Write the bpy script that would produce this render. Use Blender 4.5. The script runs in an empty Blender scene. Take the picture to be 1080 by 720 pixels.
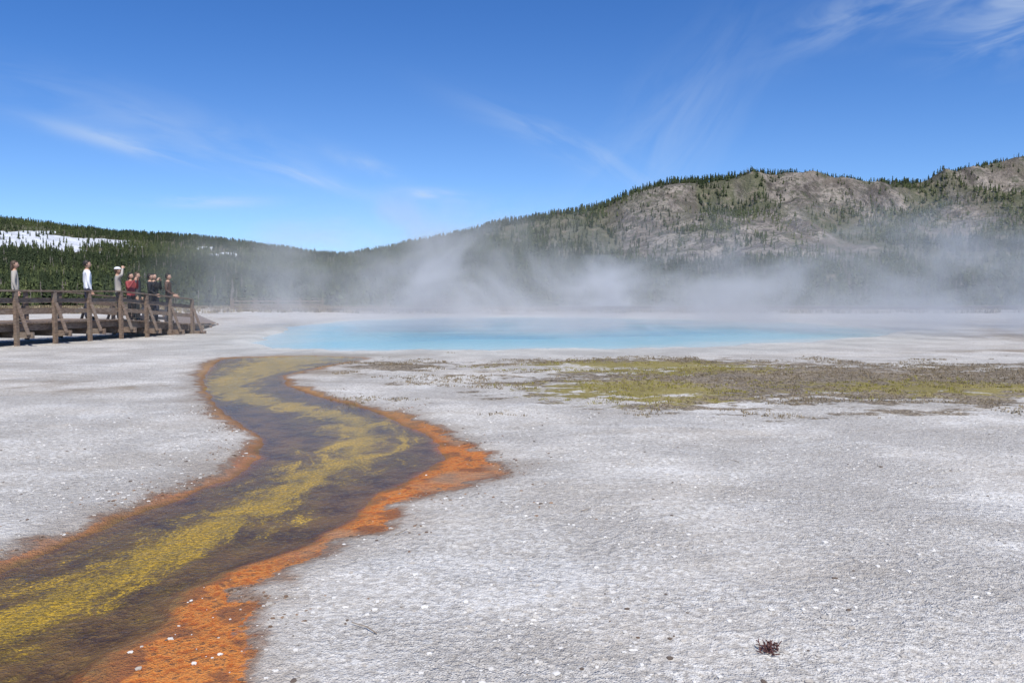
import bpy, bmesh, math, random
import numpy as np
from mathutils import Vector, Matrix
random.seed(7); rng=np.random.default_rng(7)
S=bpy.context.scene
def link(o): S.collection.objects.link(o); return o

# ------------------------------------------------------------ node helper
class NT:
    def __init__(s,tree): s.t=tree; s.l=tree.links
    def put(s,sock,v):
        if v is None: return
        if isinstance(v,bpy.types.NodeSocket): s.l.new(v,sock)
        else:
            if isinstance(v,(tuple,list)) and len(v)==3 and sock.type=='RGBA': v=(*v,1)
            sock.default_value=v
    def n(s,typ,props=None,**k):
        nd=s.t.nodes.new(typ)
        for a,b in (props or {}).items(): setattr(nd,a,b)
        for a,b in k.items(): s.put(nd.inputs[a.replace('_',' ')],b)
        return nd
    def m(s,op,a,b=None,c=None,clamp=False):
        nd=s.t.nodes.new('ShaderNodeMath'); nd.operation=op; nd.use_clamp=clamp
        s.put(nd.inputs[0],a)
        if b is not None: s.put(nd.inputs[1],b)
        if c is not None: s.put(nd.inputs[2],c)
        return nd.outputs[0]
    def vm(s,op,a,b):
        nd=s.t.nodes.new('ShaderNodeVectorMath'); nd.operation=op
        s.put(nd.inputs[0],a); s.put(nd.inputs[1],b); return nd.outputs[0]
    def mix(s,f,a,b,bt='MIX'):
        nd=s.t.nodes.new('ShaderNodeMix'); nd.data_type='RGBA'; nd.blend_type=bt; nd.clamp_factor=True
        s.put(nd.inputs[0],f); s.put(nd.inputs[6],a); s.put(nd.inputs[7],b); return nd.outputs[2]
    def ss(s,v,a,b,lo=0.,hi=1.):
        nd=s.t.nodes.new('ShaderNodeMapRange'); nd.interpolation_type='SMOOTHSTEP'
        if a>b: a,b,lo,hi=b,a,hi,lo
        s.put(nd.inputs[0],v)
        for i,x in zip((1,2,3,4),(a,b,lo,hi)): s.put(nd.inputs[i],x)
        return nd.outputs[0]
    def noise(s,vec,scale,detail=4.,rough=.55,dist=0.):
        nd=s.t.nodes.new('ShaderNodeTexNoise'); s.put(nd.inputs['Vector'],vec)
        nd.inputs['Scale'].default_value=scale; nd.inputs['Detail'].default_value=detail
        nd.inputs['Roughness'].default_value=rough; nd.inputs['Distortion'].default_value=dist
        return nd.outputs[0]
    def cen(s,v,amp): return s.m('MULTIPLY',s.m('SUBTRACT',v,.5),amp)
    def attr(s,name):
        nd=s.t.nodes.new('ShaderNodeAttribute'); nd.attribute_name=name; return nd.outputs['Fac']
    def obj(s): return s.t.nodes.new('ShaderNodeTexCoord').outputs['Object']
    def scale(s,v,sc): return s.vm('MULTIPLY',v,sc)
def new_mat(name):
    m=bpy.data.materials.new(name); m.use_nodes=True; t=m.node_tree
    bs=t.nodes['Principled BSDF']; return m,NT(t),bs
def simple(name,col,rough=.8,var=.25,sc=8.):
    m,N,bs=new_mat(name)
    n=N.noise(N.obj(),sc,3)
    c=N.mix(n,tuple(x*(1-var) for x in col),tuple(min(1,x*(1+var)) for x in col))
    N.put(bs.inputs['Base Color'],c); bs.inputs['Roughness'].default_value=rough
    return m

# ------------------------------------------------------------ numpy noise
TAB=rng.random((256,256))
def vn(x,y,seed=0):
    xi=np.floor(x).astype(int); yi=np.floor(y).astype(int); fx=x-xi; fy=y-yi
    fx=fx*fx*(3-2*fx); fy=fy*fy*(3-2*fy)
    a=(xi+seed*37)%256; b=(xi+1+seed*37)%256; c=(yi+seed*91)%256; d=(yi+1+seed*91)%256
    return (TAB[a,c]*(1-fx)+TAB[b,c]*fx)*(1-fy)+(TAB[a,d]*(1-fx)+TAB[b,d]*fx)*fy
def fbm(x,y,o=4,seed=0):
    r=0;A=.5;t=0
    for i in range(o):
        r=r+A*vn(x*2**i,y*2**i,seed+i); t+=A; A*=.5
    return r/t-.5
def sst(x,a,b):
    t=np.clip((x-a)/(b-a),0,1); return t*t*(3-2*t)

def mesh_np(name,V,F,mat,attrs=None,smooth=True):
    me=bpy.data.meshes.new(name); nv=len(V); nf=len(F); k=F.shape[1]
    me.vertices.add(nv); me.vertices.foreach_set('co',np.ascontiguousarray(V,dtype=np.float32).ravel())
    me.loops.add(nf*k); me.loops.foreach_set('vertex_index',np.ascontiguousarray(F,dtype=np.int32).ravel())
    me.polygons.add(nf); me.polygons.foreach_set('loop_start',np.arange(0,nf*k,k,dtype=np.int32))
    me.polygons.foreach_set('loop_total',np.full(nf,k,dtype=np.int32))
    me.polygons.foreach_set('use_smooth',np.full(nf,smooth))
    me.update(calc_edges=True)
    for a,v in (attrs or {}).items():
        at=me.attributes.new(a,'FLOAT','POINT'); at.data.foreach_set('value',np.ascontiguousarray(v,dtype=np.float32).ravel())
    me.materials.append(mat); o=bpy.data.objects.new(name,me); return link(o)
def grid_faces(nr,nc):
    i=np.arange(nr-1)[:,None]*nc+np.arange(nc-1)[None,:]; i=i.ravel()
    return np.stack([i,i+1,i+nc+1,i+nc],1)

# ------------------------------------------------------------ layout tables (metres)
# channel : Y, left edge, right edge, outer right stain, outer left stain, algae centre
CH=np.array([
(-6,-3.3,-1.9,-1.5,-3.5,.5),(0,-3.1,-1.7,-1.2,-3.3,.45),(2.3,-3.0,-1.58,-1.10,-3.2,.38),(2.81,-2.95,-1.53,-1.08,-3.1,.38),(3.13,-2.88,-1.55,-1.20,-3.05,.42),
(3.41,-2.8,-1.47,-1.24,-3.0,.48),(3.75,-2.74,-1.52,-1.30,-2.92,.5),(4.02,-2.7,-1.44,-1.18,-2.84,.52),(4.32,-2.67,-1.26,-1.0,-2.8,.5),
(4.67,-2.57,-1.07,-.74,-2.74,.47),(5.09,-2.5,-.94,-.66,-2.67,.45),(5.59,-2.36,-.93,-.62,-2.55,.45),(6.2,-2.24,-.71,-.34,-2.40,.42),
(6.94,-2.27,-.54,-.34,-2.45,.5),(7.9,-2.54,-.78,-.56,-2.85,.62),(8.79,-3.1,-1.16,-1.0,-3.3,.74),(9.51,-3.5,-1.54,-1.42,-3.62,.75),
(10.36,-3.95,-2.05,-1.97,-4.1,.5),(11.38,-4.43,-2.79,-2.72,-4.6,.30),(12.61,-4.95,-3.5,-3.45,-5.1,.28),(14.14,-5.5,-4.06,-4.0,-5.7,.4),
(16.08,-6.1,-3.75,-3.65,-6.4,.5),(17.8,-6.6,-3.3,-3.2,-6.9,.5),(20.5,-6.4,-2.9,-2.8,-6.8,.5)])
CH[:,4]=CH[:,1]+.35*(CH[:,4]-CH[:,1])
def chan(Y,c): return np.interp(Y,CH[:,0],CH[:,c])
POOL=np.array([(-8.8,29.4),(-8.0,24.5),(-6.2,21.4),(-3.3,20.3),(.5,20.8),(4.1,21.3),(7.3,23.2),(11.,26),(16.,33),(15.,43),(10,49.5),(4,53),(-2,54),(-8.2,49),(-10.3,39)])
def crom(P,n=8):
    out=[];k=len(P)
    for i in range(k):
        p0,p1,p2,p3=P[i-1],P[i],P[(i+1)%k],P[(i+2)%k]
        for j in range(n):
            t=j/n
            out.append(.5*((2*p1)+(-p0+p2)*t+(2*p0-5*p1+4*p2-p3)*t*t+(-p0+3*p1-3*p2+p3)*t**3))
    return np.array(out)
PL=crom(POOL)
_a=np.arange(len(PL)); PL=PL+ (PL-PL.mean(0))*(.018*np.sin(_a*.9)+.012*np.sin(_a*2.1+1))[:,None]
def sdf(x,y,P):
    d=np.full(x.shape,1e9); ins=np.zeros(x.shape,bool)
    for i in range(len(P)):
        a=P[i];b=P[(i+1)%len(P)];e=b-a
        t=np.clip(((x-a[0])*e[0]+(y-a[1])*e[1])/(e@e),0,1)
        d=np.minimum(d,(x-a[0]-t*e[0])**2+(y-a[1]-t*e[1])**2)
        c=((a[1]>y)!=(b[1]>y))&(x<(b[0]-a[0])*(y-a[1])/(b[1]-a[1]+1e-12)+a[0]); ins^=c
    d=np.sqrt(d); return np.where(ins,d,-d)

def masks(X,Y):
    wob=.18*fbm(X*.9+3,Y*.9,3,3)+.10*fbm(X*3.3,Y*3.3,3,13)
    L=chan(Y,1);R=chan(Y,2);OR=chan(Y,3);OL=chan(Y,4);UC=chan(Y,5)
    w=np.minimum(X-L,R-X)+wob; 
    o=np.minimum(X-OL+ .42*fbm(X*.8,Y*.9,4,17),OR-X+.75*fbm(X*.9+9,Y*1.0,4,19)-.02)
    o=np.maximum(o,w+.01)
    u=(X-L)/(R-L)-UC
    cut=sst(Y,18.0,19.6); w=w-cut*3; o=o-cut*3
    pd=np.full(X.shape,-40.)
    sel=(np.abs(X-2)<30)&(Y>12)&(Y<70)
    pd[sel]=sdf(X[sel],Y[sel],PL)
    E=lambda cx,cy,rx,ry:1-np.sqrt(((X-cx)/rx)**2+((Y-cy)/ry)**2)
    br=np.maximum.reduce([E(5.5,13.2,6.3,3.9),E(2.6,12.4,2.9,2.9),E(10.5,13.5,7,3.0),E(3.,16.5,4,1.5),E(-2.2,15.8,1.2,1.5)*.7])
    gr=np.maximum.reduce([E(1.7,11.6,1.8,1.7),E(2.4,15.5,3.0,1.6),E(6.5,12.,2.5,1.2)*.6])
    tn=np.maximum.reduce([E(-7.5,12.2,2.6,1.3),E(20,30,9,8),E(32,40,16,12),E(-3.4,14.6,1.4,2.2)*.6,E(14,20,4,1.3),E(0,74,70,14)*1.6,E(-22,45,9,14),E(-3.8,18.6,3.5,1.2)*.7])
    return w,o,u,pd,br,gr,tn
def ground_z(X,Y,full=True):
    w,o,u,pd,br,gr,tn=masks(X,Y)
    D=np.hypot(X,Y)
    z=.035*fbm(X*.35,Y*.35,3,5)*sst(D,3,10)+.014*fbm(X*3,Y*3,3,9)
    rough=.45+.55*sst(fbm(X*.55,Y*.55,3,27),-.12,.12)
    z=z+.018*fbm(X*14,Y*14,2,11)*rough
    z=z+.02*sst(fbm(X*1.1,Y*1.1,4,23),.05,.2)*sst(D,2,5)*.6
    z=z*(1-sst(o,-.15,.05)*.65)
    z=z-.012*sst(o,-.12,.12)-.030*sst(w,-.06,.22)
    z=z+.030*np.clip(sst(br,0,.3),0,1)*(fbm(X*4,Y*4,3,31)+.35)
    z=z+.03*sst(pd,-1.5,-.4)*(1-sst(w,-.6,0))-.9*sst(pd,-.25,2.5)*1.0-.05*sst(pd,-.3,.05)
    z=z+.35*sst(Y,57,66)*sst(-Y,-98,-84)*(fbm(X*.12,Y*.15,3,43)+.25)
    z=z-5*sst(Y,95,190)+1.2*fbm(X*.03,Y*.03,3,41)*sst(Y,80,160)
    return z,(w,o,u,pd,br,gr,tn)

# ------------------------------------------------------------ ground
def axis(lo,hi,base,k):
    a=[0.];
    while a[-1]<hi: a.append(a[-1]+max(base,k*a[-1]))
    b=[0.]
    while b[-1]<-lo: b.append(b[-1]+max(base,k*b[-1]))
    return np.array([-v for v in b[:0:-1]]+a)
xs=axis(-1500,1500,.03,.019)
ys=[-60,-30,-15,-8,-5,-3,-2,-1,0,.5,1,1.5,1.9,2.2]
while ys[-1]<2000: ys.append(ys[-1]+max(.024,.0078*ys[-1]))
ys=np.array(ys)
GX,GY=np.meshgrid(xs,ys)
GZ,(w,o,u,pd,br,gr,tn)=ground_z(GX,GY)
mg,N,bs=new_mat('sinter_ground')
P=N.obj()
aw,ao,au,ap,ab,ag,at_=[N.attr(k) for k in ('w','o','u','pool','brown','green','tan')]
nA=N.noise(P,.6,3,.6); nB=N.noise(P,3.5,3,.6); nC=N.noise(P,24,3,.7); nD=N.noise(P,130,1,.6); nW=N.noise(N.scale(P,(.5,1.6,1)),.9,3,.65,.8)
c=N.mix(N.ss(nB,.3,.7),(.65,.62,.57),(.78,.755,.705))
c=N.mix(N.ss(nC,.60,.40),c,(.53,.495,.445))
c=N.mix(N.m('MULTIPLY',N.ss(nA,.46,.62),.5),c,(.57,.53,.475))
c=N.mix(N.m('MULTIPLY',N.ss(nW,.52,.64),.42),c,(.47,.415,.345))
c=N.mix(N.m('MULTIPLY',N.ss(nW,.44,.34),.4),c,(.84,.825,.79))
c=N.mix(N.m('MULTIPLY',N.ss(nD,.58,.70),.65),c,(.27,.235,.195))
c=N.mix(N.m('MULTIPLY',N.ss(nD,.42,.30),.5),c,(.86,.85,.82))
vor=N.n('ShaderNodeTexVoronoi',Vector=P,Scale=30.)
c=N.mix(N.m('MULTIPLY',N.ss(vor.outputs['Distance'],.5,.8),.45),c,(.34,.31,.27))
tm=N.ss(N.m('ADD',at_,N.cen(nB,1.0)),.05,.6); tm=N.m('MULTIPLY',tm,N.ss(nA,.35,.6))
c=N.mix(N.m('MULTIPLY',tm,.75),c,(.31,.24,.165))
bn=N.noise(N.scale(P,(.8,1.3,1)),1.5,5,.72)
bm_=N.ss(N.m('ADD',ab,N.cen(bn,3.4)),.10,.32)
bcol=N.mix(N.ss(nC,.42,.58),(.085,.06,.035),(.34,.275,.19))
gm=N.ss(N.m('ADD',ag,N.cen(nB,2.2)),.0,.4)
bcol=N.mix(N.m('MULTIPLY',gm,.85),bcol,N.mix(nC,(.13,.115,.015),(.42,.33,.05)))
c=N.mix(N.m('MULTIPLY',bm_,.9),c,bcol)
of=N.m('ADD',ao,N.m('ADD',N.cen(nB,.50),N.cen(nC,.18)))
sf=N.m('ADD',of,N.cen(nA,.9))
c=N.mix(N.m('MULTIPLY',N.ss(sf,-.50,.0),.55),c,(.38,.32,.26))
c=N.mix(N.m('MULTIPLY',N.ss(of,-.12,-.01),.8),c,N.mix(nC,(.12,.075,.05),(.36,.22,.14)))
oc=N.mix(N.ss(nC,.35,.65),(.48,.125,.018),(.72,.285,.06))
oc=N.mix(N.m('MULTIPLY',N.ss(nB,.50,.59),.8),oc,(.24,.10,.04))
oc=N.mix(N.m('MULTIPLY',N.ss(nC,.55,.65),.75),oc,(.15,.06,.03))
oc=N.mix(N.m('MULTIPLY',N.ss(nA,.52,.60),.6),oc,(.50,.32,.19))
sep=N.n('ShaderNodeSeparateXYZ',Vector=P)
left=N.ss(au,-.2,-.4); oc=N.mix(N.m('MULTIPLY',left,.6),oc,(.36,.20,.12))
farO=N.ss(sep.outputs[1],7.,10.5); oc=N.mix(N.m('MULTIPLY',farO,.7),oc,(.38,.255,.11))
c=N.mix(N.ss(of,-.01,.035),c,oc)
wf=N.m('ADD',aw,N.m('ADD',N.cen(nB,.24),N.cen(nC,.09)))
bed=N.mix(N.ss(nB,.35,.65),(.095,.055,.03),(.21,.13,.055))
bed=N.mix(N.m('MULTIPLY',N.ss(nC,.5,.66),.55),bed,(.32,.22,.08))
flow=N.noise(N.scale(P,(1.,.5,1.)),3.4,6,.74,.7); fine=N.noise(P,50,2,.75)
q=N.m('SUBTRACT',.92,N.m('DIVIDE',N.m('ABSOLUTE',au),.27))
q=N.m('ADD',q,N.m('ADD',N.cen(flow,5.0),N.cen(fine,1.9)))
farY=N.ss(sep.outputs[1],9.5,14); q=N.m('ADD',q,N.m('MULTIPLY',farY,.45))
ycol=N.mix(N.ss(fine,.35,.65),(.28,.20,.012),(.82,.58,.03)); ycol=N.mix(N.m('MULTIPLY',N.ss(flow,.60,.48),.45),ycol,(.26,.21,.03))
ol=N.ss(q,-.7,.5); bed=N.mix(N.m('MULTIPLY',ol,.55),bed,(.23,.175,.03))
bed=N.mix(N.m('MULTIPLY',N.ss(q,.1,.8),.93),bed,ycol)
c=N.mix(N.ss(wf,-.01,.08),c,bed)
edge=N.m('MULTIPLY',N.ss(wf,-.06,.02),N.ss(wf,.14,.04)); c=N.mix(N.m('MULTIPLY',edge,.5),c,(.30,.14,.04))
c=N.mix(N.ss(ap,-.2,.6),c,(.35,.62,.68))
c=N.mix(N.m('MULTIPLY',N.ss(N.m('ADD',ap,N.cen(nB,2.)),-3.5,-.9),.5),c,(.46,.46,.43))
c=N.mix(N.m('MULTIPLY',N.m('MULTIPLY',N.ss(ap,-.9,-.4),N.ss(ap,.3,-.1)),.3),c,(.68,.69,.66))
fw=N.m('MULTIPLY',N.ss(sep.outputs[1],55,66),N.ss(N.noise(N.scale(P,(.05,.25,1)),1.,4,.7),.46,.54)); c=N.mix(N.m('MULTIPLY',fw,.8),c,(.19,.145,.09))
c=N.mix(N.ss(sep.outputs[1],88,125),c,N.mix(nA,(.16,.13,.07),(.26,.22,.13)))
N.put(bs.inputs['Base Color'],c)
wet=N.ss(of,-.05,.03)
N.put(bs.inputs['Roughness'],N.ss(wet,0,1,.95,.55)); bs.inputs['Specular IOR Level'].default_value=.25
hb=N.m('ADD',N.m('MULTIPLY',nC,2.1),N.m('MULTIPLY',nD,.7))
b=N.n('ShaderNodeBump',Distance=.024,Height=hb); N.put(b.inputs['Strength'],N.ss(nA,.35,.6,.65,1.)); N.put(bs.inputs['Normal'],b.outputs[0])
mesh_np('ground',np.stack([GX,GY,GZ],-1).reshape(-1,3),grid_faces(len(ys),len(xs)),mg,
  dict(w=w,o=o,u=u,pool=pd,brown=br,green=gr,tan=tn))

# ------------------------------------------------------------ runoff water
mw,N,bs=new_mat('runoff_water'); N.t.nodes.remove(bs); P=N.obj(); out=N.t.nodes['Material Output']
hb=N.m('ADD',N.noise(N.scale(P,(1,.6,1)),14,2),N.m('MULTIPLY',N.noise(P,45,1),.35))
bp=N.n('ShaderNodeBump',Strength=.4,Distance=.012,Height=hb)
fr=N.n('ShaderNodeFresnel',IOR=1.31); N.put(fr.inputs['Normal'],bp.outputs[0])
gl=N.n('ShaderNodeBsdfGlossy',Color=(1,1,1),Roughness=.07); N.put(gl.inputs['Normal'],bp.outputs[0])
tr=N.n('ShaderNodeBsdfTransparent',Color=(.94,.89,.77))
mx=N.n('ShaderNodeMixShader'); N.put(mx.inputs[0],N.m('MULTIPLY',fr.outputs[0],.5)); N.put(mx.inputs[1],tr.outputs[0]); N.put(mx.inputs[2],gl.outputs[0])
N.put(out.inputs[0],mx.outputs[0])
yy=np.concatenate([np.arange(-5,19.2,.1)]); uu=np.linspace(0,1,14)
YY,UU=np.meshgrid(yy,uu,indexing='ij'); XX=(chan(YY,1)-.08)*(1-UU)+(chan(YY,2)+.10)*UU
mesh_np('runoff_stream',np.stack([XX,YY,np.full_like(XX,-.021)],-1).reshape(-1,3),grid_faces(len(yy),14),mw)

# ------------------------------------------------------------ pool water
mp,N,bs=new_mat('hot_spring_water'); P=N.obj()
n1=N.noise(N.scale(P,(.12,.3,1)),1.,4); d=N.m('ADD',N.attr('pd'),N.cen(n1,4.5))
c=N.mix(N.ss(d,-.6,2.8),(.50,.56,.53),(.24,.49,.56)); c=N.mix(N.ss(d,1.8,6.5),c,N.mix(N.ss(n1,.35,.65),(.05,.31,.47),(.15,.44,.56)))
N.put(bs.inputs['Base Color'],c); bs.inputs['Roughness'].default_value=.15; bs.inputs['IOR'].default_value=1.15
hb=N.m('ADD',N.noise(P,2.5,2),N.m('MULTIPLY',N.noise(P,9,1),.4))
bp=N.n('ShaderNodeBump',Strength=.5,Distance=.05,Height=hb); N.put(bs.inputs['Normal'],bp.outputs[0])
cen=PL.mean(0); rr=np.array([0,.1,.2,.3,.4,.5,.6,.7,.76,.82,.87,.91,.95,.98,1.03])
Vp=[];
for r in rr[1:]: Vp.append(np.stack([cen[0]+(PL[:,0]-cen[0])*r,cen[1]+(PL[:,1]-cen[1])*r],1))
Vp=np.concatenate(Vp); k=len(PL); F=[]
for i in range(len(rr)-2):
    for j in range(k): F.append((i*k+j,(i+1)*k+j,(i+1)*k+(j+1)%k,i*k+(j+1)%k))
Vp=np.concatenate([Vp,cen[None]]); ci=len(Vp)-1
for j in range(0,k,2): F.append((ci,j,(j+1)%k,(j+2)%k))
Zp=np.full((len(Vp),1),-.045)
mesh_np('hot_spring_pool',np.concatenate([Vp,Zp],1),np.array(F),mp,dict(pd=sdf(Vp[:,0],Vp[:,1],PL)))

# ------------------------------------------------------------ gravel on the crust
def stones(name,n,xr,yr,smin,smax,mat,power=3,edge=False):
    ico=bmesh.new(); bmesh.ops.create_icosphere(ico,subdivisions=1,radius=1)
    iv=np.array([v.co[:] for v in ico.verts]); fi=np.array([[v.index for v in f.verts] for f in ico.faces]); ico.free()
    X=rng.uniform(*xr,n); Y=yr[0]+(yr[1]-yr[0])*rng.random(n)**1.6
    z,(w,o,u,pd,br,gr,tn)=ground_z(X,Y); cl=fbm(X*2,Y*2,3,301)
    if edge: keep=(o<.05)&(w<-.03)&(rng.random(n)<np.exp(np.minimum(o,0)*5))&(cl>-.05)
    else: keep=(w<-.02)&((cl>.0)|(rng.random(n)<.25))&((o<0)|(rng.random(n)<.25))
    keep&=(pd<-.2)
    X,Y,z=X[keep],Y[keep],z[keep]; n=len(X)
    s=smin+(smax-smin)*rng.random(n)**power
    V=iv[None]*(1+.4*(rng.random((n,len(iv),1))-.5))*s[:,None,None]*np.stack([rng.uniform(.7,1.4,n),rng.uniform(.7,1.4,n),rng.uniform(.35,.6,n)],1)[:,None]
    V=V+np.stack([X,Y,z+s*.1],1)[:,None]
    F=fi[None]+np.arange(n)[:,None,None]*len(iv)
    return mesh_np(name,V.reshape(-1,3),F.reshape(-1,3),mat,dict(tint=np.repeat(rng.random(n),len(iv))),False)
ms,N,bs=new_mat('sinter_stone'); t=N.attr('tint')
c=N.mix(N.ss(t,.1,1),(.70,.675,.63),(.40,.36,.31)); c=N.mix(N.ss(t,.95,.96),c,(.12,.09,.07)); N.put(bs.inputs['Base Color'],c); bs.inputs['Roughness'].default_value=.95
stones('gravel',30000,(-6,7),(2.3,10),.003,.015,ms,4)
mc,N,bs=new_mat('crust_fragment'); t=N.attr('tint'); c=N.mix(t,(.09,.055,.035),(.34,.22,.14)); N.put(bs.inputs['Base Color'],c); bs.inputs['Roughness'].default_value=.8
stones('crust_fragments',40000,(-4,1.5),(2.3,12),.003,.013,mc,3,True)
# ------------------------------------------------------------ dry turf tufts
def blades(name,X,Y,z,h,wd,mat,tint,nb=5,spread=.018):
    n=len(X); V=[];T=[]
    for k in range(nb):
        a=rng.uniform(0,6.283,n); lean=rng.uniform(.1,.7,n); hh=h*rng.uniform(.6,1.2,n)
        bx=X+rng.normal(0,spread,n); by=Y+rng.normal(0,spread,n)
        p=np.stack([np.stack([bx-np.sin(a)*wd,by+np.cos(a)*wd,z-.004],1),np.stack([bx+np.sin(a)*wd,by-np.cos(a)*wd,z-.004],1),
                    np.stack([bx+np.cos(a)*hh*lean,by+np.sin(a)*hh*lean,z+hh],1)],1)
        V.append(p); T.append(np.repeat(tint,3))
    V=np.concatenate(V).reshape(-1,3); return mesh_np(name,V,np.arange(len(V)).reshape(-1,3),mat,dict(tint=np.concatenate(T)),False)
mt,N,bs=new_mat('dry_grass'); t=N.attr('tint'); c=N.mix(t,(.15,.11,.06),(.36,.29,.18)); c=N.mix(N.ss(t,.8,.85),c,(.26,.23,.035))
N.put(bs.inputs['Base Color'],c); bs.inputs['Roughness'].default_value=.9
X=rng.uniform(-4,18,60000);Y=rng.uniform(9,21,60000); z,mm=ground_z(X,Y)
q=mm[4]+(fbm(X*1.3,Y*1.6,4,61))*3.0
kp=(q>.25)&(mm[3]<-.4)&(rng.random(len(X))<.55); X,Y,z=X[kp],Y[kp],z[kp]
tt=rng.random(len(X))*.8; tt=np.where((mm[5][kp]+1.2*fbm(X*3,Y*3,2,63)>.05)&(rng.random(len(X))<.6),.95,tt)
blades('dry_grass',X,Y,z,.028,.006,mt,tt)
X=rng.uniform(-85,90,9000);Y=rng.uniform(62,110,9000); z,mm=ground_z(X,Y); kp=fbm(X*.06,Y*.16,4,67)>.03
blades('sagebrush',X[kp],Y[kp],z[kp],.30,.07,mt,rng.random(kp.sum())*.75,8,.22)

# ------------------------------------------------------------ hills
PX=np.array([-500,-250,-100,0,60,130,200,260,330,365,400,450,520,580,640,665,700,760,850,880,950,1000,1050,1080,1200,1400,1700])
PY=np.array([235,215,214,226,233,241,245,252,262,266,260,251,234,224,214,200,191,186,184,192,191,184,175,173,168,190,215])
PA=(PX-540)/840.; PE=(312-PY)/840.
def Yr(a): return 1150-350*sst(a,-.30,-.12)
def hill(a,Y,raw=False):
    yr=Yr(a); e=np.interp(a,PA,PE)-.0075; t=(Y-235)/(yr-235)
    right=sst(a,-.10,.15)
    shR=np.interp(t,[-.2,0,.3,.5,.68,.84,.885,.96,1,1.2,1.6],[0,0,.14,.30,.50,.74,.95,.99,1,.97,.8])
    shL=np.interp(t,[-.2,0,.3,.6,.85,1,1.3,2],[0,0,.15,.45,.82,1,.9,.5])
    sh=shR*right+shL*(1-right)
    X=a*Y
    env=np.clip(t,0,1)*(1-.85*sst(t,.84,.97))
    rid=1-2*np.abs(fbm(X*.011+fbm(X*.01,Y*.01,3,8)*1.5,Y*.004,4,77))
    nz=env*(14*fbm(X*.012,Y*.012,5,71)+ (rid-.8)*34*right)+4*fbm(X*.06,Y*.06,4,72)*np.clip(t*3,0,1)+right*env*9*np.abs(fbm(X*.05,Y*.012,4,78))
    z=-5.2+(e*yr+6.6)*sh+nz
    return z,t,right
aa=np.linspace(-1.0,1.0,760); hy=np.linspace(225,1650,400)
A,HY=np.meshgrid(aa,hy); HZ,T,RT=hill(A,HY); HX=A*HY
def rockmask(a,Y,t):
    X=a*Y
    n=fbm(X*.014,Y*.008,4,101)
    lo=.53-.02*sst(a,.1,.6)
    m=sst(t+n*.65,lo-.08,lo+.06)*sst(a+n*.35,.03,.17)
    m*=1-.9*sst(fbm(X*.016,Y*.005,4,131),.02,.10)   # wooded gullies
    return m
def snowmask(a,Y,t):
    X=a*Y; n=fbm(X*.02,Y*.008,4,151)
    px=a*840+540
    s=np.exp(-((px-35)/75)**2-((t-.72)/.13)**2)+.9*np.exp(-((px-222)/30)**2-((t-.80)/.08)**2)+.6*np.exp(-((px-120)/45)**2-((t-.74)/.06)**2)
    return sst(s+n*1.9,.40,.52)*sst(s,.08,.2)
RK=rockmask(A,HY,T); SN=snowmask(A,HY,T)
mh,N,bs=new_mat('hillside'); P=N.obj()
na=N.noise(P,.02,4,.65); nb=N.noise(P,.11,4,.7); nc=N.noise(N.scale(P,(1,1,.3)),.05,6,.76,.5); nd=N.noise(P,.35,2,.7)
fl=N.mix(nb,(.075,.085,.045),(.15,.15,.09)); fl=N.mix(N.ss(nb,.52,.64),fl,(.22,.19,.145))
rk=N.mix(N.ss(nc,.38,.60),(.115,.10,.09),(.36,.315,.27)); rk=N.mix(N.m('MULTIPLY',N.ss(nd,.51,.61),.85),rk,(.08,.085,.055)); rk=N.mix(N.m('MULTIPLY',N.ss(na,.49,.59),.6),rk,(.18,.15,.12))
rk=N.mix(N.m('MULTIPLY',N.ss(nb,.53,.61),.8),rk,(.085,.095,.055))
c=N.mix(N.attr('rock'),fl,rk)
cl_=N.n('ShaderNodeNewGeometry'); sN=N.n('ShaderNodeSeparateXYZ',Vector=cl_.outputs['Normal'])
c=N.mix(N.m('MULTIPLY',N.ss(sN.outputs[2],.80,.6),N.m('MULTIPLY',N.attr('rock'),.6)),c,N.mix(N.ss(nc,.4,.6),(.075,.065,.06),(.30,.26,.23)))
c=N.mix(N.ss(N.m('ADD',N.attr('snow'),N.m('MULTIPLY',N.cen(nb,1.1),N.ss(N.attr('snow'),0.,.2))),.4,.6),c,(.72,.75,.80))
N.put(bs.inputs['Base Color'],c); bs.inputs['Roughness'].default_value=.95; bs.inputs['Specular IOR Level'].default_value=.1
bp=N.n('ShaderNodeBump',Strength=1.,Distance=9.,Height=nc); N.put(bs.inputs['Normal'],bp.outputs[0])
mesh_np('hills',np.stack([HX,HY,HZ],-1).reshape(-1,3),grid_faces(len(hy),len(aa)),mh,dict(rock=RK,snow=SN))

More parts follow.
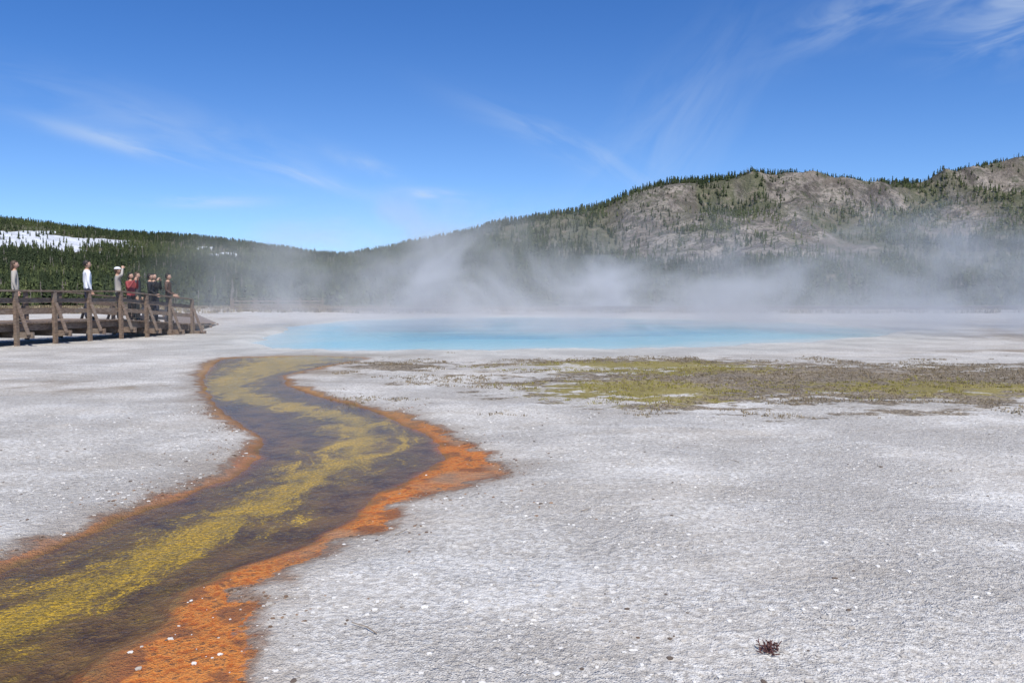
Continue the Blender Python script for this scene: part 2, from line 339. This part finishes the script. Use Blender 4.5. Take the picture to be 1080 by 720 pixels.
# ------------------------------------------------------------ conifers
mf,N,bs=new_mat('pine_foliage'); t=N.attr('tint'); 
c=N.mix(N.ss(t,0,.6),(.038,.052,.026),(.095,.115,.045)); c=N.mix(N.ss(t,.6,.9),c,(.165,.17,.075)); c=N.mix(N.ss(t,.93,.95),c,(.20,.175,.15))  # greens lightened so the colour itself carries some distance haze
N.put(bs.inputs['Base Color'],c); bs.inputs['Roughness'].default_value=.9; bs.inputs['Specular IOR Level'].default_value=.1
def pines(name,X,Y,Z,H,tint,layers,blds):
    n=len(X); tris=[]; R=H*rng.uniform(.14,.26,n); dead=tint>.94; R=np.where(dead,R*.4,R)
    lx=rng.normal(0,.02,n)*H
    for l in range(layers):
        f=l/layers; zl=H*(.10+.88*f); r=R*(1-f)**.75*rng.uniform(.6,1.25,n)+.08; lh=H*.88/layers
        off=rng.uniform(0,6.28,n)
        for b in range(blds):
            th=off+b*6.283/blds+rng.normal(0,.25,n); dl=3.3/blds*.9
            r1=r*rng.uniform(.5,1.3,n); r2=r*rng.uniform(.5,1.3,n)
            ap=np.stack([X+lx*f,Y,Z+zl+lh*1.2],1)
            p1=np.stack([X+lx*f+np.cos(th-dl)*r1,Y+np.sin(th-dl)*r1,Z+zl-lh*rng.uniform(-.3,.5,n)],1)
            p2=np.stack([X+lx*f+np.cos(th+dl)*r2,Y+np.sin(th+dl)*r2,Z+zl-lh*rng.uniform(-.3,.5,n)],1)
            tris.append(np.stack([ap,p1,p2],1))
    for b in range(3):
        th=b*2.094; th2=th+2.094; tw=H*.012+.05
        tris.append(np.stack([np.stack([X+lx,Y,Z+H*.97],1),np.stack([X+np.cos(th)*tw,Y+np.sin(th)*tw,Z-1],1),np.stack([X+np.cos(th2)*tw,Y+np.sin(th2)*tw,Z-1],1)],1))
    k=len(tris); V=np.concatenate(tris).reshape(-1,3)
    tt=np.tile(np.repeat(tint,3),k); tt=np.where(tt<.9,np.clip(tt+rng.normal(0,.10,len(tt)),0,.9),tt)
    return mesh_np(name,V,np.arange(len(V)).reshape(-1,3),mf,dict(tint=tt),False)
def tree_pts(n,amin,amax,tmin,tmax,pw=1.):
    a=rng.uniform(amin,amax,n); t=tmin+(tmax-tmin)*rng.random(n)**pw
    Y=235+t*(Yr(a)-235); z,t,_=hill(a,Y); return a,Y,z,t
a,Y,z,t=tree_pts(38000,-.76,.76,.0,1.0,.72)
rk=rockmask(a,Y,t); sn=snowmask(a,Y,t); cl=fbm(a*Y*.02,Y*.012,4,201); cl2=fbm(a*Y*.025,Y*.02,3,205); rt=sst(a,-.12,.15)
keep=(rng.random(len(a))<(1-rk*np.where(cl2>.02,.30,.78)))&(rng.random(len(a))<(1-.9*sn))&((cl>-.18+.08*rt)|(rng.random(len(a))<.18))&(rng.random(len(a))<1-.15*rt)
a,Y,z,t,rk,rt=a[keep],Y[keep],z[keep],t[keep],rk[keep],rt[keep]
H=rng.uniform(3.5,10,len(a))*(1-.15*sst(t,.5,1))*(1-.35*rk)*(1-.2*rt)
tint=np.clip(.20+1.3*fbm(a*Y*.01,Y*.01,3,210)+rng.normal(0,.16,len(a))+.28*rt*(1-t*.6),0,.9)
tint=np.where(rng.random(len(a))<.05+.07*rt+.20*rk,1,tint)
pines('hillside_pine_forest',a*Y,Y,z,H,tint,6,5)
# ridge fringe
a,Y,z,t=tree_pts(3800,-.76,.76,.95,1.02); cl=fbm(a*40,a*0,3,220); kp=(cl>-.12)|(a<-.1)|((a>.14)&(a<.4)&(rng.random(len(a))<.8))
a,Y,z=a[kp],Y[kp],z[kp]
pines('ridge_pine_forest',a*Y,Y,z,rng.uniform(3.5,9,len(a)),np.clip(rng.normal(.15,.12,len(a)),0,.9),6,5)
# valley front treeline
n=1500; a=rng.uniform(-.82,.82,n); Y=235+110*rng.random(n)**1.2; z,t,_=hill(a,Y)
kp=(fbm(a*25,Y*.02,3,230)>-.14); a,Y,z=a[kp],Y[kp],z[kp]; n=len(a)
H=np.where(rng.random(n)<.4,rng.uniform(7,12,n),rng.uniform(2.5,7,n))*(1-.25*sst(a,-.1,.3))
tint=np.clip(rng.normal(.22,.18,n)+.30*sst(a,-.2,.3),0,.9); tint=np.where(rng.random(n)<.05,1,tint)
pines('valley_pine_forest',a*Y,Y,z,H,tint,11,7)

# ------------------------------------------------------------ boardwalk
mwood,N,bs=new_mat('weathered_wood'); P=N.obj()
g=N.noise(N.scale(P,(3,3,12)),3,4,.65); g2=N.noise(P,2.3,2)
c=N.mix(N.ss(g,.3,.7),(.11,.075,.053),(.27,.195,.145)); c=N.mix(N.m('MULTIPLY',N.ss(g2,.45,.7),.5),c,(.22,.19,.155)); N.put(bs.inputs['Base Color'],c); bs.inputs['Roughness'].default_value=.85
def beam(bm,p,q,w,h,up=Vector((0,0,1))):
    p=Vector(p);q=Vector(q);d=(q-p).normalized(); s=d.cross(up)
    if s.length<.01: s=d.cross(Vector((1,0,0)))
    s.normalize(); v=s.cross(d)
    vs=[bm.verts.new(e+s*w/2*i+v*h/2*j) for e in (p,q) for i,j in((-1,-1),(1,-1),(1,1),(-1,1))]
    for f in((0,1,2,3),(7,6,5,4),(0,4,5,1),(1,5,6,2),(2,6,7,3),(3,7,4,0)): bm.faces.new([vs[i] for i in f])
def bm_obj(name,bm,mat,parent=None,bevel=0):
    bmesh.ops.recalc_face_normals(bm,faces=bm.faces)
    me=bpy.data.meshes.new(name); bm.to_mesh(me); bm.free(); me.materials.append(mat); o=link(bpy.data.objects.new(name,me))
    if bevel: md=o.modifiers.new('b','BEVEL'); md.width=bevel; md.segments=1
    if parent: o.parent=parent
    return o
def boardwalk(path,width,spacing,rails=(0,1),braces=True,plank=.15):
    """path: list of (x,y,deckz) along the right-hand (camera side) edge; deck spreads to its left"""
    root=link(bpy.data.objects.new('wooden_boardwalk',None))
    dk=bmesh.new(); rl=bmesh.new(); sp=bmesh.new()
    for (x0,y0,z0),(x1,y1,z1) in zip(path[:-1],path[1:]):
        a=Vector((x0,y0,z0));b=Vector((x1,y1,z1)); L=(b-a).length; d=(b-a)/L; nl=Vector((-d.y,d.x,0)).normalized()
        n=int(L/plank)
        for i in range(n):
            c=a+d*((i+.5)*L/n); j=random.uniform(-.015,.015)
            beam(dk,c-nl*(.06+j)-Vector((0,0,.02+abs(j)*.1)),c+nl*(width+.06-j)-Vector((0,0,.02+abs(j)*.1)),L/n-.012,.04)
        for o in (.10,width/2,width-.1):
            beam(sp,a+nl*o-Vector((0,0,.142)),b+nl*o-Vector((0,0,.142)),.07,.2)
        m=max(1,round(L/spacing))
        for i in range(m+(1 if (x1,y1,z1)==path[-1] else 0)):
            c=a+d*(i*L/m)
            for side in (0,1):
                base=c+nl*(width+.12 if side else -.12); out=nl*(1 if side else -1)
                gz=-.12
                if side in rails:
                    beam(sp,(base.x,base.y,gz),(base.x,base.y,c.z+.88),.10,.10,up=d)
                    if braces: # leaning knee brace from outrigger to post
                        bb=base+out*.42; beam(sp,(bb.x,bb.y,c.z-.33),Vector((base.x,base.y,c.z+.55))+out*.06,.045,.09,up=d)
                else: beam(sp,(base.x,base.y,gz),(base.x,base.y,c.z-.04),.1,.1,up=d)
            e=.50 if braces else .15
            beam(sp,Vector((c.x,c.y,c.z-.34))-nl*(.12+e)+d*.085,Vector((c.x,c.y,c.z-.34))+nl*(width+.12+e)+d*.085,.06,.17)
        for side in rails:
            off=nl*(width+.045 if side else -.045)
            for hz,hh in ((.30,.13),(.62,.13)):
                beam(rl,a+off+Vector((0,0,hz)),b+off+Vector((0,0,hz)),.04,hh)
            off=nl*(width+.10 if side else -.10)
            beam(rl,a+off+Vector((0,0,.90)),b+off+Vector((0,0,.90)),.16,.04)
    bm_obj('deck',dk,mwood,root); bm_obj('railing',rl,mwood,root); bm_obj('supports',sp,mwood,root)
    return root
boardwalk([(-15.3,17.1,.65),(-12.85,25.97,.65),(-11.9,29.4,.38)],2.2,1.3)
boardwalk([(-12.2,30.2,.33),(-14.0,37.5,.05)],2.0,2.2,rails=(1,),braces=False)
boardwalk([(-14.3,38.3,.12),(-24,60,.12)],2.0,2.4,rails=(),braces=False,plank=.3)
boardwalk([(-27.5,78,.25),(-19,80,.25)],2.0,2.4,braces=False,plank=.3)
boardwalk([(-18,68,.35),(-3,68.6,.35)],1.8,2.6,rails=(),braces=False,plank=.3)
boardwalk([(-8.6,70.8,.4),(-4.6,71,.4)],1.8,2.6,rails=(0,1),braces=False,plank=.3)
boardwalk([(4,70,.5),(40,72,.5),(75,80,.5)],1.8,3.2,rails=(),braces=False,plank=.3)

# ------------------------------------------------------------ people
skin=simple('skin',(.50,.30,.21),.5,.08); 
CL={k:simple('cloth_'+k,v,.9,.12,20) for k,v in dict(white=(.78,.79,.80),tan=(.42,.38,.33),black=(.018,.018,.022),navy=(.03,.035,.06),pink=(.50,.16,.20),charcoal=(.06,.06,.065),brown=(.10,.06,.045),khaki=(.28,.23,.16),red=(.30,.06,.06)).items()}
HR={k:simple('hair_'+k,v,.6,.3,30) for k,v in dict(dark=(.02,.014,.01),brown=(.07,.04,.022),grey=(.25,.24,.23)).items()}
shoe=simple('shoe_leather',(.04,.035,.03),.6); eyem=simple('eye_dark',(.02,.015,.012),.3); lip=simple('lips',(.36,.13,.11),.5)
def ellip(bm,c,r,seg=16,rings=12,rot=None):
    m=Matrix.Translation(c)@(rot or Matrix())@Matrix.Diagonal((*r,1)); return bmesh.ops.create_uvsphere(bm,u_segments=seg,v_segments=rings,radius=1,matrix=m)['verts']
def person(loc,head_deg,H,top,bottom,hair,arms,look=0,longhair=False,cap=None,stance=.0,female=False,bag=None):
    """local axes: +Y is forward, +X is the person's right"""
    k=H/1.75; root=link(bpy.data.objects.new('person',None)); root.location=loc; root.rotation_euler=(0,0,math.radians(head_deg)); root.scale=(k,)*3
    sw=.165 if female else .19
    J=dict(pel=(0,0,.95),spi=(0,.005,1.13),che=(0,-.005,1.31),nb=(0,-.01,1.45),nk=(0,0,1.54),
      hr=(.09,0,.90),kr=(.10,.03+stance*.5,.50),ar=(.105,-.02+stance,.09),tr=(.13,.15+stance,.035),
      hl=(-.09,0,.90),kl=(-.10,.03-stance*.5,.50),al=(-.105,-.02-stance,.09),tl=(-.13,.15-stance,.035),
      sr=(sw,-.01,1.41),sl=(-sw,-.01,1.41))
    for s,(e,wr) in zip('rl',arms):
        J['e'+s]=e; J['w'+s]=wr
    Rr=dict(pel=(.155,.12) ,spi=(.135,.105),che=(.16,.12),nb=(.085,.08),nk=(.052,.055),hr=(.092,.095),kr=(.062,.065),ar=(.045,.05),tr=(.045,.035),
      hl=(.092,.095),kl=(.062,.065),al=(.045,.05),tl=(.045,.035),sr=(.068,.07),sl=(.068,.07),er=(.047,.047),el=(.047,.047),wr=(.030,.03),wl=(.030,.03))
    E=[('pel','spi','t'),('spi','che','t'),('che','nb','t'),('nb','nk','s'),('pel','hr','b'),('hr','kr','b'),('kr','ar','b'),('ar','tr','f'),('pel','hl','b'),('hl','kl','b'),('kl','al','b'),('al','tl','f'),
       ('che','sr','t'),('sr','er','t'),('er','wr','t'),('che','sl','t'),('sl','el','t'),('el','wl','t')]
    names=list(J); me=bpy.data.meshes.new('body'); me.from_pydata([J[n] for n in names],[(names.index(a),names.index(b)) for a,b,_ in E],[])
    o=link(bpy.data.objects.new('tmp',me)); sk=o.modifiers.new('s','SKIN'); sk.use_smooth_shade=True
    for i,n in enumerate(names):
        me.skin_vertices[0].data[i].radius=Rr[n]; me.skin_vertices[0].data[i].use_root=(n=='pel')
    ss=o.modifiers.new('u','SUBSURF'); ss.levels=2; ss.render_levels=2
    bpy.context.view_layer.update(); dg=bpy.context.evaluated_depsgraph_get()
    m2=bpy.data.meshes.new_from_object(o.evaluated_get(dg)); bpy.data.objects.remove(o)
    m2.materials.clear()
    for mm_ in (CL[top],CL[bottom],skin,shoe): m2.materials.append(mm_)
    idx=dict(t=0,b=1,s=2,f=3)
    for p in m2.polygons:
        c=p.center; best=9;bt='t'
        for a_,b_,ty in E:
            A_=Vector(J[a_]);B_=Vector(J[b_]); d=B_-A_; q=max(0,min(1,(c-A_).dot(d)/d.length_squared)); dist=(c-A_-d*q).length-(.06 if ty=='t' and a_ in('pel','spi') else 0)
            if dist<best: best=dist;bt=ty
        if bt in 'tb' and abs(c.x)<.2 and .8<c.z<1.1: bt='t' if c.z>.93 else 'b'
        if c.z<.075: bt='f'
        if bt=='s' and c.z<1.475: bt='t'
        p.material_index=idx[bt]; p.use_smooth=True
    b=link(bpy.data.objects.new('body',m2)); b.parent=root
    bm=bmesh.new(); vs=ellip(bm,(0,.01,1.645),(.073,.092,.112),20,16)
    for v in bm.verts:
        z=(v.co.z-1.645)/.112
        if z<-.2: v.co.x*=1+.28*(z+.2); v.co.y=.01+(v.co.y-.01)*(1+.12*(z+.2))+.008*(-z)
        if v.co.y>.07 and abs(v.co.x)<.014 and -.35<z<.05: v.co.y+=.018*(1-abs(z+.2)*2)
    for sx in(-1,1): ellip(bm,(sx*.073,-.002,1.635),(.010,.019,.030),8,6)
    ellip(bm,(0,.104,1.62),(.012,.014,.02),8,6)
    hd=bm_obj('head',bm,skin,root)
    bm=bmesh.new()
    for sx in(-1,1): ellip(bm,(sx*.030,.089,1.65),(.012,.008,.006),8,6)
    bm_obj('eyes',bm,eyem,root)
    bm=bmesh.new(); ellip(bm,(0,.093,1.585),(.022,.008,.006),8,6); bm_obj('mouth',bm,lip,root)
    bm=bmesh.new(); ellip(bm,(0,-.008,1.665),(.083,.098,.108),20,16)
    bmesh.ops.delete(bm,geom=[v for v in bm.verts if (v.co.y>.045 and v.co.z<1.70) or v.co.z<1.585],context='VERTS')
    if longhair: ellip(bm,(0,-.065,1.55),(.075,.045,.14),14,10)
    bm_obj('hair',bm,HR[hair],root)
    if cap:
        bm=bmesh.new(); ellip(bm,(0,0,1.70),(.09,.108,.075),18,12)
        bmesh.ops.delete(bm,geom=[v for v in bm.verts if v.co.z<1.69],context='VERTS')
        r=bmesh.ops.create_circle(bm,cap_ends=True,segments=16,radius=1,matrix=Matrix.Translation((0,.115,1.695))@Matrix.Diagonal((.07,.085,1,1)))
        g=bmesh.ops.extrude_face_region(bm,geom=[f for f in bm.faces if all(v in r['verts'] for v in f.verts)])
        for v in g['geom']:
            if isinstance(v,bmesh.types.BMVert): v.co.z+=.008
        bm_obj('cap',bm,CL[cap],root)
    for ch in root.children:
        if ch.name.split('.')[0] in('head','eyes','mouth','hair','cap'):
            ch.matrix_local=Matrix.Rotation(math.radians(look),4,'Z')
    for s in 'rl':
        wv=Vector(J['w'+s]);ev=Vector(J['e'+s]); d=(wv-ev).normalized(); side=Vector((0,1,0)) if abs(d.y)<.8 else Vector((0,0,1)); side=(side-d*side.dot(d)).normalized(); nn=d.cross(side)*(1 if s=='r' else -1)
        bm=bmesh.new()
        def seg(p,q,r0,r1):
            dd=(q-p); l=dd.length; m=Matrix.Translation((p+q)/2)@dd.to_track_quat('Z','Y').to_matrix().to_4x4()
            bmesh.ops.create_cone(bm,cap_ends=True,segments=8,radius1=r0,radius2=r1,depth=l,matrix=m)
        pm=Matrix.Translation(wv+d*.05)@Matrix((side,nn,d)).transposed().to_4x4()@Matrix.Diagonal((.042,.016,.055,1))
        bmesh.ops.create_uvsphere(bm,u_segments=10,v_segments=8,radius=1,matrix=pm)
        for i,ln in enumerate((.068,.08,.074,.058)):
            b0=wv+d*.085+side*(.03-.02*i); b1=b0+(d*.9+nn*.35).normalized()*ln*.5; b2=b1+(d*.6+nn*.8).normalized()*ln*.5
            seg(b0,b1,.0095,.0085); seg(b1,b2,.0085,.0065)
        t0=wv+d*.03+side*.035; t1=t0+(d*.6+side*.7).normalized()*.035; t2=t1+(d*.9+side*.2+nn*.2).normalized()*.03
        seg(t0,t1,.012,.010); seg(t1,t2,.010,.007)
        bm_obj('hand',bm,skin,root)
    return root
DN=(((.235,-.03,1.13),(.225,.05,.88)),((-.235,-.03,1.13),(-.225,.05,.88)))
RAIL=(((.22,-.02,1.15),(.17,.20,1.00)),((-.22,-.02,1.15),(-.17,.20,1.00)))
CAM=(((.20,.10,1.18),(.07,.25,1.50)),((-.20,.10,1.18),(-.07,.25,1.50)))
SHADE=(((.30,.10,1.50),(.12,.14,1.72)),((-.235,-.02,1.13),(-.20,.10,.90)))
person((-14.44,23.2,.65),-60,1.76,'tan','charcoal','brown',DN,female=True,longhair=True)
person((-13.42,25.24,.65),-50,1.86,'white','navy','dark',DN,look=-10,stance=.03)
person((-13.35,27.05,.56),-60,1.80,'tan','black','brown',SHADE,cap='white',female=True)
person((-12.95,27.12,.55),-110,1.62,'red','black','dark',CAM,longhair=True,female=True)
person((-13.15,28.0,.50),-85,1.72,'charcoal','khaki','brown',DN,female=True,longhair=True)
person((-12.85,28.35,.46),-70,1.72,'black','black','dark',RAIL)
person((-13.0,29.0,.42),-120,1.78,'black','navy','dark',CAM,stance=.05)
person((-12.47,28.95,.42),-80,1.78,'brown','black','dark',RAIL)

# ------------------------------------------------------------ small debris
def sprig(loc,r,n,mat,name):
    bm=bmesh.new()
    for i in range(n):
        a=random.uniform(0,6.28); p=Vector(loc)+Vector((random.gauss(0,r*.4),random.gauss(0,r*.4),.002)); q=p+Vector((math.cos(a)*r*random.uniform(.3,.9),math.sin(a)*r*random.uniform(.3,.9),random.uniform(.002,r*.55)))
        beam(bm,p,q,.0028,.0028); 
        for _ in range(2): 
            c=p.lerp(q,random.random()); beam(bm,c,c+Vector((random.uniform(-1,1),random.uniform(-1,1),random.uniform(0,1)))*r*.25,.004,.002)
    return bm_obj(name,bm,mat)
mdeb=simple('dead_plant',(.10,.04,.035),.9,.5,90); mtw=simple('dead_twig',(.30,.24,.18),.9,.3,50)
z=float(ground_z(np.array([1.0]),np.array([3.06]))[0][0]); sprig((1.005,3.06,z+.004),.05,34,mdeb,'dead_plant')
bm=bmesh.new()
for x,y,a,l in((-.56,3.22,2.3,.16),(-.1,6.9,1.2,.10),(.45,5.1,.4,.08),(-.68,4.55,.9,.12),(1.9,6.6,2.0,.12)):
    z=float(ground_z(np.array([x]),np.array([y]))[0][0])+.008; p=Vector((x,y,z)); q=p+Vector((math.cos(a)*l*.5,math.sin(a)*l*.5,.004)); beam(bm,p,q,.004,.004); beam(bm,q,q+Vector((math.cos(a+.3)*l*.5,math.sin(a+.3)*l*.5,0)),.003,.003)
bm_obj('dead_twigs',bm,mtw)

# ------------------------------------------------------------ steam (real volume over the pool)
def steam(x0,x1,prof,build,step):
    """prof: [(y,top height)] side profile of the steam bank, extruded from x0 to x1"""
    bm=bmesh.new(); rows=[]
    for xx in (x0,x1):
        rows.append([bm.verts.new((xx,prof[0][0],-.03)),*[bm.verts.new((xx,y,h)) for y,h in prof],bm.verts.new((xx,prof[-1][0],-.03))])
    bm.faces.new(rows[0]); bm.faces.new(rows[1][::-1]); k=len(rows[0])
    for i in range(k): bm.faces.new((rows[0][i],rows[1][i],rows[1][(i+1)%k],rows[0][(i+1)%k]))
    m=bpy.data.materials.new('steam'); m.use_nodes=True; N=NT(m.node_tree); m.node_tree.nodes.remove(m.node_tree.nodes['Principled BSDF'])
    P=N.obj(); sp=N.n('ShaderNodeSeparateXYZ',Vector=P)
    d=build(N,P,sp.outputs[0],sp.outputs[1],sp.outputs[2])
    v=N.n('ShaderNodeVolumeScatter',Color=(1,1,1),Density=d,Anisotropy=-.4)
    N.put(m.node_tree.nodes['Material Output'].inputs['Volume'],v.outputs[0])
    m.cycles.volume_step_rate=step
    return bm_obj('steam',bm,m)
def gauss(N,x,y,cx,cy,rx,ry):
    a=N.m('DIVIDE',N.m('SUBTRACT',x,cx),rx); a=N.m('MULTIPLY',a,a); b=N.m('DIVIDE',N.m('SUBTRACT',y,cy),ry); b=N.m('MULTIPLY',b,b)
    return N.m('EXPONENT',N.m('MULTIPLY',N.m('ADD',a,b),-1.))
def main_steam(N,P,x,y,z):
    n=N.noise(N.vm('ADD',N.scale(P,(.22,.10,.30)),(3.1,1.7,0)),1.,3,.62,.6)
    nn=N.ss(n,.40,.66)
    g1=N.m('MULTIPLY',gauss(N,N.m('ADD',x,N.m('MULTIPLY',z,.6)),y,-1.5,36.,8.,8.),N.m('EXPONENT',N.m('DIVIDE',z,-3.6)))
    g2=N.m('MULTIPLY',gauss(N,N.m('SUBTRACT',x,N.m('MULTIPLY',z,1.2)),y,14.5,36.,9.,9.),N.m('EXPONENT',N.m('DIVIDE',z,-2.7)))
    base=N.m('MULTIPLY',gauss(N,x,y,12.,36.,12.,12.),N.m('EXPONENT',N.m('DIVIDE',z,-.8)))
    d=N.m('ADD',N.m('MULTIPLY',g1,.42),N.m('MULTIPLY',g2,.66)); d=N.m('ADD',d,N.m('MULTIPLY',base,.13))
    d=N.m('MULTIPLY',d,N.m('ADD',nn,.07)); d=N.m('MULTIPLY',d,N.ss(z,-.1,.9,.5,1.))
    d=N.m('MULTIPLY',d,N.ss(N.m('SUBTRACT',z,N.m('MULTIPLY',N.m('SUBTRACT',y,20.),.40)),-.1,-1.8))
    return N.m('MULTIPLY',d,N.ss(z,7.6,5.2))
steam(-14,36,[(21,.6),(39,7.8),(52,7.8)],main_steam,6.)
def vent(N,P,x,y,z):
    n=N.ss(N.noise(P,.5,2,.6),.4,.6); g=N.m('MULTIPLY',gauss(N,N.m('SUBTRACT',x,N.m('MULTIPLY',z,-.3)),y,11.5,90.,1.6,3.),N.m('EXPONENT',N.m('DIVIDE',z,-2.)))
    return N.m('MULTIPLY',N.m('MULTIPLY',g,n),2.)
steam(7,16,[(86,6.),(94,6.)],vent,6.)

# ------------------------------------------------------------ light, sky, camera
EL,AZ=math.radians(54),math.radians(165)
sd=Vector((math.sin(AZ)*math.cos(EL),math.cos(AZ)*math.cos(EL),math.sin(EL)))
L=bpy.data.lights.new('sun','SUN'); L.energy=4.85; L.angle=math.radians(.53); L.color=(1,.95,.86)
lo=link(bpy.data.objects.new('sun',L)); lo.rotation_euler=(-sd).to_track_quat('-Z','Y').to_euler()
W=bpy.data.worlds.new('World'); S.world=W; W.use_nodes=True; N=NT(W.node_tree); bg=W.node_tree.nodes['Background']
sky=N.n('ShaderNodeTexSky',dict(sky_type='NISHITA')); sky.sun_disc=False; sky.sun_elevation=EL; sky.sun_rotation=AZ; sky.altitude=2200; sky.air_density=1.; sky.dust_density=.3; sky.ozone_density=2.
G=N.n('ShaderNodeTexCoord').outputs['Generated']; sp=N.n('ShaderNodeSeparateXYZ',Vector=G)
dy=N.m('MAXIMUM',sp.outputs[1],.05)
ax=N.m('DIVIDE',sp.outputs[0],dy); az=N.m('DIVIDE',sp.outputs[2],dy)
def wisp(cx,cz,rx,rz,rot,amp):
    x=N.m('SUBTRACT',ax,cx); y=N.m('SUBTRACT',az,cz); c_,s_=math.cos(rot),math.sin(rot)
    u_=N.m('ADD',N.m('MULTIPLY',x,c_),N.m('MULTIPLY',y,s_)); v_=N.m('SUBTRACT',N.m('MULTIPLY',y,c_),N.m('MULTIPLY',x,s_))
    g=gauss(N,u_,v_,0.,0.,rx,rz)
    cc=N.n('ShaderNodeCombineXYZ'); N.put(cc.inputs[0],N.m('MULTIPLY',u_,2.2)); N.put(cc.inputs[1],N.m('MULTIPLY',v_,9.)); cc.inputs[2].default_value=cx*7
    nz=N.ss(N.noise(cc.outputs[0],2.6,4,.58,.7),.33,.68)
    return N.m('MULTIPLY',N.m('MULTIPLY',g,nz),amp)
tot=None
for wv in ((.62,.345,.09,.045,.2,.85),(.44,.35,.11,.03,.35,.45),(-.47,.185,.12,.010,-.25,.65),(-.43,.21,.2,.03,-.28,.25),(-.28,.155,.09,.011,-.3,.6),(-.39,.118,.07,.007,.0,.9),(-.18,.162,.05,.010,-.35,.45),(-.10,.125,.05,.007,-.05,.9),(.08,.18,.13,.018,-.4,.35),(.2,.2,.15,.06,.9,.2)):
    k_=wisp(*wv); tot=k_ if tot is None else N.m('ADD',tot,k_)
tintc=N.mix(N.ss(az,.06,.40),(.80,1.05,1.38),(.46,.88,1.42))
skc=N.mix(1.,sky.outputs[0],tintc,'MULTIPLY')
col=N.mix(N.m('MULTIPLY',tot,.70,clamp=True),skc,(6.2,7.2,8.4))
N.put(bg.inputs[0],col); bg.inputs[1].default_value=.105
cam=bpy.data.cameras.new('camera'); cam.lens=28; cam.sensor_width=36; cam.clip_end=5000; cam.clip_start=.05
co=link(bpy.data.objects.new('camera',cam)); co.location=(0,0,1.4); co.rotation_euler=(math.radians(90-3.27),0,0); S.camera=co
S.view_settings.view_transform='Standard'; S.view_settings.look='None'; S.view_settings.exposure=0
